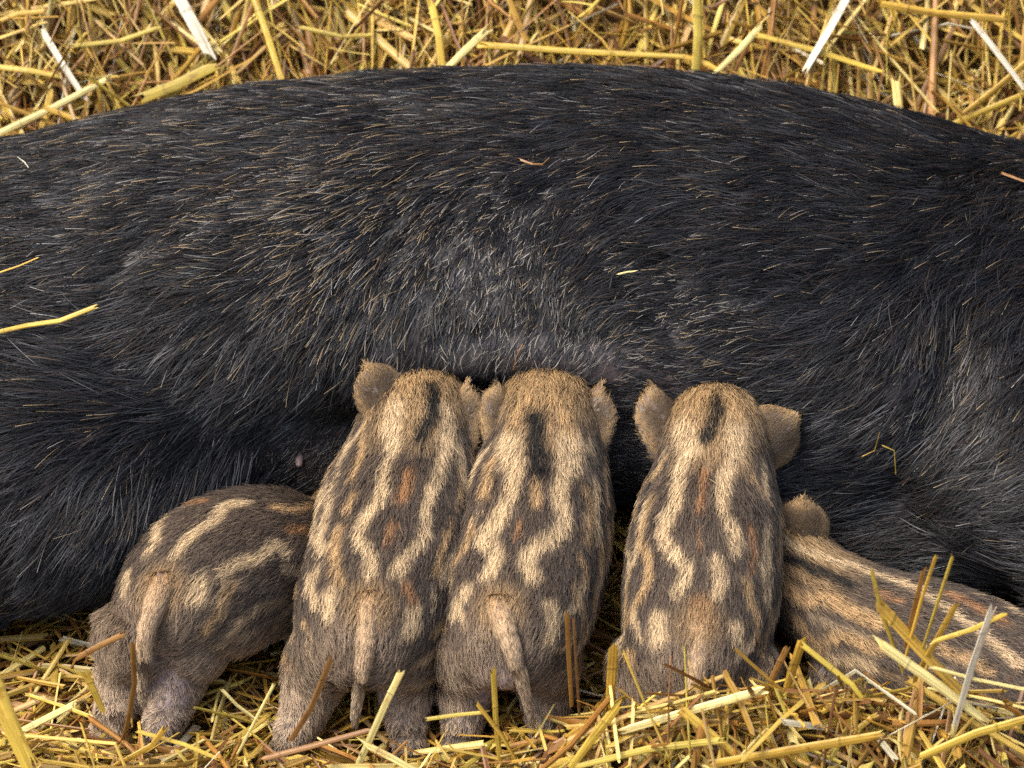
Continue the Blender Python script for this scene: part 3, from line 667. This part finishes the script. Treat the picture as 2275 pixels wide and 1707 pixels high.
#STRAW_BEGIN
# ------------------------------------------------------------------ straw
PAL = np.array([(.62, .42, .075), (.48, .28, .045), (.74, .58, .19), (.33, .155, .030), (.62, .48, .085), (.70, .64, .44), (.22, .095, .028), (.44, .28, .09)])
PALW = np.array([.22, .22, .10, .18, .10, .02, .09, .07])
def stalks(P0, P1, P2, rad, flat, tint, seed, K=3, S=6):
    """n hollow stalks bent at P1; returns V, F, tint, grain"""
    rng = np.random.default_rng(seed); n = len(P0)
    t = np.linspace(0, 1, K)[None, :, None]
    C = np.where(t < .5, P0[:, None] * (1 - 2 * t) + P1[:, None] * 2 * t, P1[:, None] * (2 - 2 * t) + P2[:, None] * (2 * t - 1))
    T = nrm(np.gradient(C, axis=1)); r = nrm(rng.normal(size=(n, 3)))[:, None]
    s = nrm(np.cross(T, r)); u = np.cross(s, T)
    a = np.linspace(0, 2 * np.pi, S, endpoint=False)
    ring = s[:, :, None] * (np.cos(a)[None, None, :, None] * rad[:, None, None, None]) + u[:, :, None] * (np.sin(a)[None, None, :, None] * (rad * flat)[:, None, None, None])
    taper = (1 + rng.uniform(-.25, .25, n)[:, None] * np.linspace(-1, 1, K)[None])[:, :, None, None]
    V = C[:, :, None] + ring * taper
    jag = rng.normal(0, 1, (n, 2, S))[..., None] * (rad * 1.1)[:, None, None, None]
    V[:, 0] += T[:, 0][:, None] * jag[:, 0]; V[:, -1] += T[:, -1][:, None] * jag[:, 1]
    i, k, j = np.meshgrid(np.arange(n), np.arange(K - 1), np.arange(S), indexing='ij'); j2 = (j + 1) % S
    b = i * K * S
    F = np.stack([b + k * S + j, b + k * S + j2, b + (k + 1) * S + j2, b + (k + 1) * S + j], -1).reshape(-1, 4)
    L = np.linalg.norm(P2 - P0, axis=1)
    gr = np.stack(np.broadcast_arrays(np.arange(S)[None, None, :] * 1.0, (np.linspace(0, 1, K)[None, :, None] * L[:, None, None]), np.arange(n)[:, None, None] * 1.37 + seed), -1).reshape(-1, 3)
    tn = np.repeat(tint, K * S, 0)
    return V.reshape(-1, 3), F, tn, gr
def stalk_mesh(name, V, F, tn, gr):
    me = bpy.data.meshes.new(name); nv, nf = len(V), len(F)
    me.vertices.add(nv); me.vertices.foreach_set('co', V.astype(np.float32).ravel())
    me.loops.add(nf * 4); me.loops.foreach_set('vertex_index', F.astype(np.int32).ravel())
    me.polygons.add(nf); me.polygons.foreach_set('loop_start', np.arange(0, nf * 4, 4, dtype=np.int32))
    me.polygons.foreach_set('use_smooth', np.zeros(nf, bool)); me.update(calc_edges=True)
    a = me.attributes.new('tint', 'FLOAT_COLOR', 'POINT'); a.data.foreach_set('color', np.concatenate([tn, np.ones((nv, 1))], 1).astype(np.float32).ravel())
    a = me.attributes.new('grain', 'FLOAT_VECTOR', 'POINT'); a.data.foreach_set('vector', gr.astype(np.float32).ravel())
    me.materials.append(M_STRAW); return me

TORSO = np.array(torso)
def in_animals(P):
    """True where a point lies inside the sow or a piglet"""
    st = [np.interp(P[:, 0], TORSO[:, 0], TORSO[:, k]) for k in range(1, 5)]
    hit = ((P[:, 1] - st[0]) / (st[2] + .012)) ** 2 + ((P[:, 2] - st[1]) / (st[3] + .012)) ** 2 < 1
    for c, r in (((-.47, .43, .130), (.27, .215, .132)), ((.58, .405, .120), (.245, .205, .120)), ((.26, .435, .105), (.20, .115, .10)), ((-.14, .42, .12), (.22, .10, .10)), ((.42, .385, .062), (.17, .115, .075))):
        hit |= (((P - A(*c)) / (A(*r) + .01)) ** 2).sum(1) < 1
    for S in SPINES:
        d = ((P[:, None] - S[None, :, :3]) ** 2).sum(2); i = d.argmin(1)
        hit |= d[np.arange(len(P)), i] < (S[i, 3] + .004) ** 2
    for Lg in LEGS:
        d = ((P[:, None] - Lg[None, :, :3]) ** 2).sum(2); i = d.argmin(1)
        hit |= d[np.arange(len(P)), i] < (Lg[i, 3] + .002) ** 2
    return hit
def lay_straw(rng, n, xr, yr, lmin, lmax, rmin, rmax, zr, tilt, upright=0.0, keep_clear=True):
    x = rng.uniform(*xr, n); y = rng.uniform(*yr, n)
    e = .02; h = ground_h(x, y)
    gxn = (ground_h(x + e, y) - h) / e; gyn = (ground_h(x, y + e) - h) / e
    az = rng.uniform(0, np.pi, n)
    if upright: k = rng.random(n) < upright; az[k] = np.pi / 2 + rng.normal(0, .35, k.sum())
    d = np.stack([np.cos(az), np.sin(az), np.cos(az) * gxn + np.sin(az) * gyn + rng.normal(0, tilt, n)], 1); d = nrm(d)
    L = lmin + (lmax - lmin) * rng.random(n) ** 2.2
    c = np.stack([x, y, h + zr * rng.random(n) ** 1.3], 1)
    P0, P2 = c - d * L[:, None] / 2, c + d * L[:, None] / 2
    for P in (P0, P2):
        hh = ground_h(P[:, 0], P[:, 1]); P[:, 2] = np.clip(P[:, 2], hh - .004, hh + zr + tilt * .12)
    P1 = (P0 + P2) / 2 + rng.normal(0, 1, (n, 3)) * (L * np.where(rng.random(n) < .22, .10, .012))[:, None]
    rad = rmin + (rmax - rmin) * rng.random(n) ** 1.8
    flat = rng.uniform(.15, .6, n)
    tint = PAL[rng.choice(len(PAL), n, p=PALW)] * rng.uniform(.65, 1.15, n)[:, None]
    if keep_clear:
        bad = np.zeros(n, bool)
        for s in np.linspace(0, 1, 7): bad |= in_animals(P0 * (1 - s) + P2 * s)
        k = ~bad; P0, P1, P2, rad, flat, tint = P0[k], P1[k], P2[k], rad[k], flat[k], tint[k]
    return P0, P1, P2, rad, flat, tint
def join(*parts): return [np.concatenate([p[i] for p in parts]) for i in range(6)]
rng = np.random.default_rng(99)
front = join(lay_straw(rng, 5000, (-.58, .58), (-.06, .42), .04, .15, .0011, .0037, .036, .17),
             lay_straw(rng, 2400, (-.56, .56), (-.02, .34), .015, .07, .0004, .0016, .040, .30),
             lay_straw(rng, 700, (.04, .52), (-.01, .12), .04, .12, .0012, .0038, .05, .45),
             lay_straw(rng, 350, (-.50, .10), (.0, .10), .03, .10, .0010, .0030, .04, .45),
             lay_straw(rng, 4200, (-.85, .85), (-.50, .0), .04, .15, .0011, .0037, .030, .15),
             lay_straw(rng, 1300, (-1.6, 1.6), (-1.2, .9), .06, .22, .0014, .0036, .03, .1))
bank = join(lay_straw(rng, 5000, (-.66, .66), (.66, 1.34), .05, .20, .0014, .0043, .062, .26, .15),
            lay_straw(rng, 3400, (-.64, .64), (.70, 1.25), .04, .15, .0005, .0018, .080, .40, .12),
            lay_straw(rng, 3000, (-.64, .64), (.70, 1.25), .04, .16, .0008, .0024, .055, .28, .12),
            lay_straw(rng, 1600, (-1.8, 1.8), (.8, 2.0), .08, .26, .0014, .0038, .05, .2, .3))
for nm, b_, sd, lab in (('straw_litter', front, 1, 'golden chopped straw litter strewn round the piglets and the sow'), ('straw_bank', bank, 2, 'deep banked straw bedding rising behind the back of the sow')):
    o = new_obj(nm, stalk_mesh(nm, *stalks(*b_, sd))); tag(o, lab, 'straw', kind='stuff')

def one_stalk(pts, r, flat, col, seed, label, group, cat='straw', name='straw_stalk', K=12, S=8, pinch=False):
    """a single stalk through the given points (metres), origin at its middle"""
    r_ = np.random.default_rng(seed); C = np.array(pts, float); r = r * .82
    q = r_.uniform(.3, .7); nd = C[0] * (1 - q) + C[1] * q                                  # a joint part way along
    e = nrm(C[1] - C[0]) * r * .5; C = np.vstack([C[:1], nd - e, nd, nd + e, C[1:]]); K = len(C)
    prof = np.ones(K); prof[2] = 1.18; prof[K - 1] = r_.uniform(.75, 1.0)
    mid = C.mean(0); C = C - mid
    T = nrm(np.gradient(C, axis=0)); ref = nrm(A(.3, -.75, .6) + r_.normal(0, .25, 3)); s = nrm(np.cross(T, ref)); u = np.cross(s, T)
    split = flat < .45
    a = np.linspace(.0, np.pi * 1.25, S) if split else np.linspace(0, 2 * np.pi, S, endpoint=False)   # some stalks are slit open
    flat = flat * .8
    V = C[:, None] + (s[:, None] * np.cos(a)[None, :, None] + u[:, None] * np.sin(a)[None, :, None] * flat) * (r * prof)[:, None, None]
    for e in (0, -1): V[e] += T[e] * r_.normal(0, r * 1.2, S)[:, None]
    i, j = np.meshgrid(np.arange(K - 1), np.arange(S - 1 if split else S), indexing='ij'); j2 = (j + 1) % S
    F = np.stack([i * S + j, i * S + j2, (i + 1) * S + j2, (i + 1) * S + j], -1).reshape(-1, 4)
    dist = np.concatenate([[0], np.cumsum(np.linalg.norm(np.diff(C, axis=0), axis=1))])
    gr = np.stack(np.broadcast_arrays(np.arange(S)[None] * 1.0, dist[:, None], np.full((1, 1), seed * .77)), -1).reshape(-1, 3)
    tk = r_.uniform(.85, 1.1, K); tk[2] = .6
    tn = np.tile(np.array(col, float), (K * S, 1)) * np.repeat(tk, S)[:, None]
    o = new_obj(name, stalk_mesh(name, V.reshape(-1, 3), F, tn, gr)); o.location = mid
    return tag(o, label, cat, group)
#HERO_BEGIN
# picked-out stalks: points in mm, radius in mm, flatness, colour, label
HEROES = [
  ([(-306, 92, 154), (-308, 90, 111), (-315, 88, 76), (-323, 86, 48)], 3.0, 0.50, (0.3, 0.15, 0.035), "upright brown straw stalk standing before the sideways piglet's hind legs"),
  ([(-89, 72, 143), (-104, 70, 104), (-128, 64, 40)], 3.6, 0.50, (0.78, 0.66, 0.26), 'pale yellow straw stalk leaning before the right hind leg of the square-standing piglet'),
  ([(-146, 74, 152), (-163, 70, 104), (-181, 66, 71)], 3.4, 0.40, (0.34, 0.17, 0.055), 'rusty brown straw stalk leaning before the left hind leg of the square-standing piglet'),
  ([(-192, 70, 130), (-205, 68, 101), (-224, 66, 58)], 1.6, 0.70, (0.78, 0.66, 0.26), 'thin pale straw stalk leaning between the two leftmost piglets'),
  ([(-235, 80, 114), (-224, 78, 99), (-211, 76, 87)], 1.6, 0.70, (0.78, 0.66, 0.26), 'short thin straw stalk sloping down between the two leftmost piglets'),
  ([(-15, 70, 144), (-13, 67, 91), (-9, 62, 42)], 3.0, 0.60, (0.64, 0.45, 0.07), 'bright yellow straw stalk standing before the pink-rumped middle piglet'),
  ([(-28, 66, 112), (-8, 62, 80), (5, 58, 52)], 2.2, 0.50, (0.58, 0.36, 0.05), 'golden straw stalk crossing the foot of the bright yellow upright one'),
  ([(44, 88, 189), (46, 86, 145), (49, 84, 90)], 2.6, 0.50, (0.3, 0.15, 0.035), "taller of two brown stalks upright along the middle piglet's right flank"),
  ([(49, 84, 190), (52, 82, 139), (55, 80, 86)], 2.0, 0.50, (0.34, 0.17, 0.055), "thinner of two brown stalks upright along the middle piglet's right flank"),
  ([(82, 92, 147), (81, 90, 116), (80, 88, 81)], 5.0, 0.50, (0.58, 0.36, 0.05), 'short thick golden stalk standing in the gap beside the spread-eared piglet'),
  ([(202, 42, 152), (145, 38, 133), (90, 34, 114)], 4.6, 0.50, (0.78, 0.66, 0.26), 'thick pale yellow stalk lying across the heap before the spread-eared piglet'),
  ([(83, 40, 133), (66, 36, 106), (46, 30, 73)], 5.0, 0.50, (0.64, 0.45, 0.07), 'thick yellow stalk slanting down the heap towards the bottom edge'),
  ([(233, 88, 159), (227, 86, 130), (221, 82, 97)], 5.6, 0.50, (0.58, 0.36, 0.05), 'thick dark golden stalk standing between the two rightmost piglets'),
  ([(221, 84, 157), (210, 80, 125), (199, 74, 92)], 3.2, 0.50, (0.3, 0.15, 0.035), "brown stalk leaning against the spread-eared piglet's right leg"),
  ([(233, 82, 163), (274, 70, 130), (299, 56, 102)], 3.2, 0.50, (0.5, 0.38, 0.06), "olive stalk sloping down before the low-lying piglet's chest"),
  ([(283, 50, 239), (320, 46, 193), (363, 40, 142)], 7.0, 0.40, (0.58, 0.36, 0.05), 'widest golden stalk slanting in front of the low-lying piglet'),
  ([(279, 60, 262), (290, 54, 220), (310, 48, 166)], 2.2, 0.70, (0.5, 0.38, 0.06), 'thin upright stalk rising at the upper end of the widest slanting stalk'),
  ([(326, 54, 281), (318, 50, 239), (310, 44, 185)], 2.0, 0.70, (0.58, 0.36, 0.05), 'left of the two tallest thin stalks standing before the low-lying piglet'),
  ([(339, 54, 281), (332, 50, 243), (323, 46, 193)], 2.2, 0.70, (0.5, 0.38, 0.06), 'right of the two tallest thin stalks standing before the low-lying piglet'),
  ([(319, 58, 264), (314, 54, 225), (310, 50, 189)], 2.4, 0.50, (0.3, 0.15, 0.035), 'brown stalk in the upright tuft before the low-lying piglet'),
  ([(345, 50, 234), (332, 46, 198), (318, 40, 164)], 4.0, 0.40, (0.58, 0.36, 0.05), 'flat golden stalk leaning right in the upright tuft'),
  ([(371, 36, 244), (360, 30, 188), (351, 22, 130)], 4.6, 0.35, (0.7, 0.65, 0.5), "whitish split straw stalk leaning before the low-lying piglet's rump"),
  ([(290, 38, 203), (333, 32, 169), (376, 26, 132)], 5.0, 0.50, (0.78, 0.66, 0.26), 'thick pale stalk crossing under the whitish split stalk'),
  ([(328, 34, 184), (365, 30, 174), (408, 28, 164)], 1.8, 0.70, (0.78, 0.66, 0.26), 'long thin pale stalk running to the right edge before the low-lying piglet'),
  ([(331, 40, 206), (358, 38, 220), (381, 34, 240)], 2.4, 0.60, (0.64, 0.45, 0.07), 'yellow stalk reaching right from the upright tuft'),
  ([(415, 20, 144), (368, 16, 129), (325, 10, 109)], 5.0, 0.50, (0.64, 0.45, 0.07), 'thick yellow stalk lying at the lower right corner'),
  ([(290, 18, 124), (226, 14, 113), (160, 8, 103)], 5.0, 0.50, (0.58, 0.36, 0.05), 'long thick golden stalk lying along the bottom of the heap'),
  ([(167, 20, 117), (108, 16, 111), (53, 8, 100)], 3.6, 0.50, (0.5, 0.38, 0.06), 'olive stalk lying along the bottom edge below the heap'),
  ([(-409, 20, 198), (-395, 5, 157), (-377, -10, 106)], 9.0, 0.20, (0.64, 0.45, 0.07), 'broad yellow straw blade at the lower left corner'),
  ([(-400, 75, 74), (-379, 76, 87), (-357, 78, 100)], 3.4, 0.50, (0.78, 0.66, 0.26), "thick pale stalk lying left of the sideways piglet's feet"),
  ([(-357, 120, 113), (-339, 122, 124), (-320, 124, 134)], 3.0, 0.60, (0.3, 0.15, 0.035), "brownish stalk poking out beside the sideways piglet's left hip"),
  ([(-348, 95, 119), (-342, 93, 100), (-337, 92, 80)], 3.6, 0.50, (0.64, 0.45, 0.07), "short yellow stalk leaning behind the sideways piglet's foot"),
  ([(-304, 66, 81), (-267, 62, 70), (-241, 58, 58)], 2.2, 0.60, (0.64, 0.45, 0.07), "bent yellow stalk before the sideways piglet's hind foot"),
  ([(-204, 64, 52), (-162, 66, 65), (-116, 70, 79)], 3.0, 0.50, (0.34, 0.17, 0.055), 'rusty stalk lying low before the square-standing piglet'),
  ([(-328, 54, 51), (-293, 60, 72), (-281, 62, 91)], 3.0, 0.50, (0.58, 0.36, 0.05), "golden stalk propped before the sideways piglet's feet"),
  ([(-119, 58, 74), (-97, 54, 62), (-78, 50, 51)], 3.4, 0.50, (0.78, 0.66, 0.26), 'pale stalk by the bottom edge under the square-standing piglet'),
  ([(-70, 66, 95), (-45, 66, 100), (-21, 66, 103)], 2.0, 0.50, (0.5, 0.38, 0.06), "thin olive stalk lying before the middle piglet's left foot"),
  ([(-484, 956, 208), (-462, 929, 183), (-438, 905, 156)], 4.4, 0.30, (0.7, 0.65, 0.5), 'lilac-white flat stalk leaning in the bank at the upper left'),
  ([(-348, 991, 234), (-330, 968, 210), (-309, 940, 181)], 7.5, 0.25, (0.7, 0.65, 0.5), "broad white blade hanging in the bank left of the sow's hump"),
  ([(-383, 904, 157), (-346, 917, 166), (-303, 936, 180)], 7.0, 0.20, (0.5, 0.38, 0.06), 'curved olive leaf blade over the back of the sow'),
  ([(-532, 865, 136), (-472, 891, 154), (-416, 920, 171)], 4.4, 0.50, (0.78, 0.66, 0.26), 'long pale stalk sloping to the left edge above the sow'),
  ([(-406, 887, 143), (-441, 883, 144), (-481, 891, 156)], 3.4, 0.60, (0.58, 0.36, 0.05), "golden bent stalk resting near the sow's back at upper left"),
  ([(-269, 996, 229), (-254, 965, 200), (-238, 931, 164)], 4.4, 0.60, (0.64, 0.45, 0.07), 'kinked yellow stalk hanging above the sow left of her hump'),
  ([(-455, 942, 197), (-404, 951, 198), (-364, 964, 207)], 3.2, 0.60, (0.5, 0.38, 0.06), 'olive stalk lying level in the bank at the upper left'),
  ([(-525, 923, 184), (-497, 920, 182), (-464, 918, 176)], 3.8, 0.50, (0.64, 0.45, 0.07), 'yellow stalk at the left edge of the bank'),
  ([(-527, 961, 216), (-508, 964, 223), (-479, 965, 225)], 3.2, 0.50, (0.58, 0.36, 0.05), 'golden stalk at the upper left corner'),
  ([(-82, 971, 227), (-75, 950, 204), (-72, 932, 178)], 5.0, 0.50, (0.64, 0.45, 0.07), 'thick yellow stalk upright just behind the top of the hump'),
  ([(-26, 948, 212), (-46, 939, 196), (-66, 930, 178)], 5.0, 0.50, (0.78, 0.66, 0.26), 'thick pale stalk meeting the upright one behind the hump'),
  ([(189, 962, 251), (190, 926, 218), (186, 894, 179)], 7.5, 0.30, (0.5, 0.38, 0.06), "broad olive blade hanging straight down behind the sow's back"),
  ([(346, 967, 246), (324, 938, 219), (300, 908, 191)], 6.5, 0.40, (0.7, 0.65, 0.5), 'thick whitish tapering stalk in the bank right of the broad olive blade'),
  ([(-31, 938, 201), (68, 930, 198), (177, 920, 198)], 4.0, 0.60, (0.64, 0.45, 0.07), "long yellow stalk lying level behind the sow's hump"),
  ([(177, 920, 198), (201, 915, 192), (224, 907, 180)], 4.0, 0.60, (0.58, 0.36, 0.05), 'golden stalk carrying on from the long level one'),
  ([(474, 964, 215), (500, 941, 190), (526, 914, 165)], 4.4, 0.35, (0.7, 0.65, 0.5), 'whitish flat stalk leaning in the bank at the right edge'),
  ([(254, 940, 222), (234, 925, 205), (210, 910, 187)], 4.2, 0.50, (0.78, 0.66, 0.26), 'pale stalk slanting beside the broad olive blade'),
  ([(466, 900, 143), (497, 916, 161), (527, 934, 180)], 4.4, 0.50, (0.58, 0.36, 0.05), "golden stalk rising to the right edge above the sow's shoulder"),
  ([(248, 934, 216), (310, 926, 202), (378, 922, 179)], 3.6, 0.50, (0.64, 0.45, 0.07), 'yellow stalk sloping right across the bank'),
  ([(380, 966, 233), (436, 966, 222), (508, 966, 215)], 4.6, 0.50, (0.58, 0.36, 0.05), 'thick golden stalk lying level at the upper right corner'),
  ([(418, 881, 121), (469, 901, 136), (528, 918, 154)], 4.6, 0.50, (0.64, 0.45, 0.07), "yellow stalk lying just above the sow's shoulder at the right"),
  ([(-218, 968, 204), (-175, 958, 199), (-146, 956, 202)], 2.6, 0.60, (0.5, 0.38, 0.06), 'thin olive stalk lying level left of the hump'),
  ([(300, 898, 169), (311, 924, 197), (324, 949, 226)], 3.4, 0.60, (0.58, 0.36, 0.05), "golden stalk standing behind the sow's back right of the hump"),
  ([(-447, 365, 262), (-417, 377, 262), (-390, 381, 264), (-360, 390, 272)], 2.6, 0.60, (0.64, 0.45, 0.07), "bent yellow straw stalk lying on the sow's haunch at the left edge"),
  ([(-452, 436, 274), (-432, 442, 278), (-416, 449, 282)], 1.0, 0.70, (0.58, 0.36, 0.05), "thin golden straw lying on the sow's flank at the left edge"),
  ([(7, 523, 336), (18, 517, 335), (27, 518, 334), (33, 528, 334)], 1.2, 0.50, (0.34, 0.17, 0.055), "curled rust-coloured chaff on the sow's upper flank"),
  ([(449, 591, 276), (462, 585, 274), (474, 580, 272)], 2.0, 0.50, (0.34, 0.17, 0.055), "rusty straw bit on the sow's shoulder at the right edge"),
  ([(91, 398, 301), (99, 400, 302), (106, 400, 303)], 0.9, 0.60, (0.78, 0.66, 0.26), "tiny pale straw bit on the sow's mid flank"),
  ([(303, 319, 163), (314, 320, 169), (317, 322, 187)], 0.7, 0.60, (0.58, 0.36, 0.05), "crooked thin chaff on the sow's chest before the elbow fold"),
  ([(320, 320, 175), (331, 320, 169), (334, 317, 145)], 0.7, 0.60, (0.5, 0.38, 0.06), "hooked thin chaff hanging on the sow's chest"),
  ([(-457, 619, 275), (-448, 603, 280), (-442, 588, 284)], 0.7, 0.60, (0.7, 0.65, 0.5), "tiny white fleck of straw on the sow's rump side"),
  ([(9, 354, 259), (4, 350, 249), (1, 351, 233)], 0.6, 0.60, (0.34, 0.17, 0.055), "thin rust-coloured hair-like straw above the middle piglet's head"),
]
for i, (pts, r, fl, c, lab) in enumerate(HEROES):
    one_stalk(np.array(pts) / 1000., r / 1000., fl, c, 900 + i, lab, 'straw stalks that stand out')
#HERO_END
# further stalks of the top layer, one object each
GF, GB = 'loose straw stalks before the piglets', 'loose straw stalks in the bank behind the sow'
HUE = ('golden', 'dull gold', 'pale yellow', 'brown', 'yellow', 'whitish', 'dark rusty', 'buff')
ZF = ((-.24, 'before the sideways piglet'), (-.06, 'before the square-standing piglet'), (.09, 'before the pink-rumped middle piglet'), (.24, 'before the spread-eared piglet'), (9, 'before the low-lying piglet'))
ZB = ((-.32, 'behind the rump of the sow'), (-.10, 'behind the sow left of her hump'), (.10, 'behind the hump of the sow'), (.32, 'behind the sow right of her hump'), (9, 'behind the shoulder of the sow'))
def singles(rng, n, word, group, zones, *a, **k):
    q = lay_straw(rng, n * 2, *a, **k); m = min(n, len(q[0]))
    for i in range(m):
        V, F, tn, gr = stalks(*[c[i:i + 1] for c in q], 500 + i, K=3, S=6); mid = V.mean(0)
        o = new_obj('straw_stalk', stalk_mesh('straw_stalk', V - mid, F, tn, gr)); o.location = mid
        t = q[5][i]; hue = HUE[int(((PAL / PAL.sum(1, keepdims=True) - t / t.sum()) ** 2).sum(1).argmin())]
        L = np.linalg.norm(q[2][i] - q[0][i]); size = ('long' if L > .12 else 'short') + (' thick' if q[3][i] > .003 else ' thin')
        zone = next(z for lim, z in zones if mid[0] < lim)
        tag(o, f'{size} {hue} stalk {word} {zone}', 'straw', group)
rng = np.random.default_rng(123)
singles(rng, 110, 'lying', GF, ZF, (-.46, .46), (.02, .20), .06, .16, .0015, .0036, .045, .25)
singles(rng, 120, 'in the bank', GB, ZB, (-.52, .52), (.78, 1.10), .08, .24, .0018, .0040, .085, .28, upright=.22)
#STRAW_END
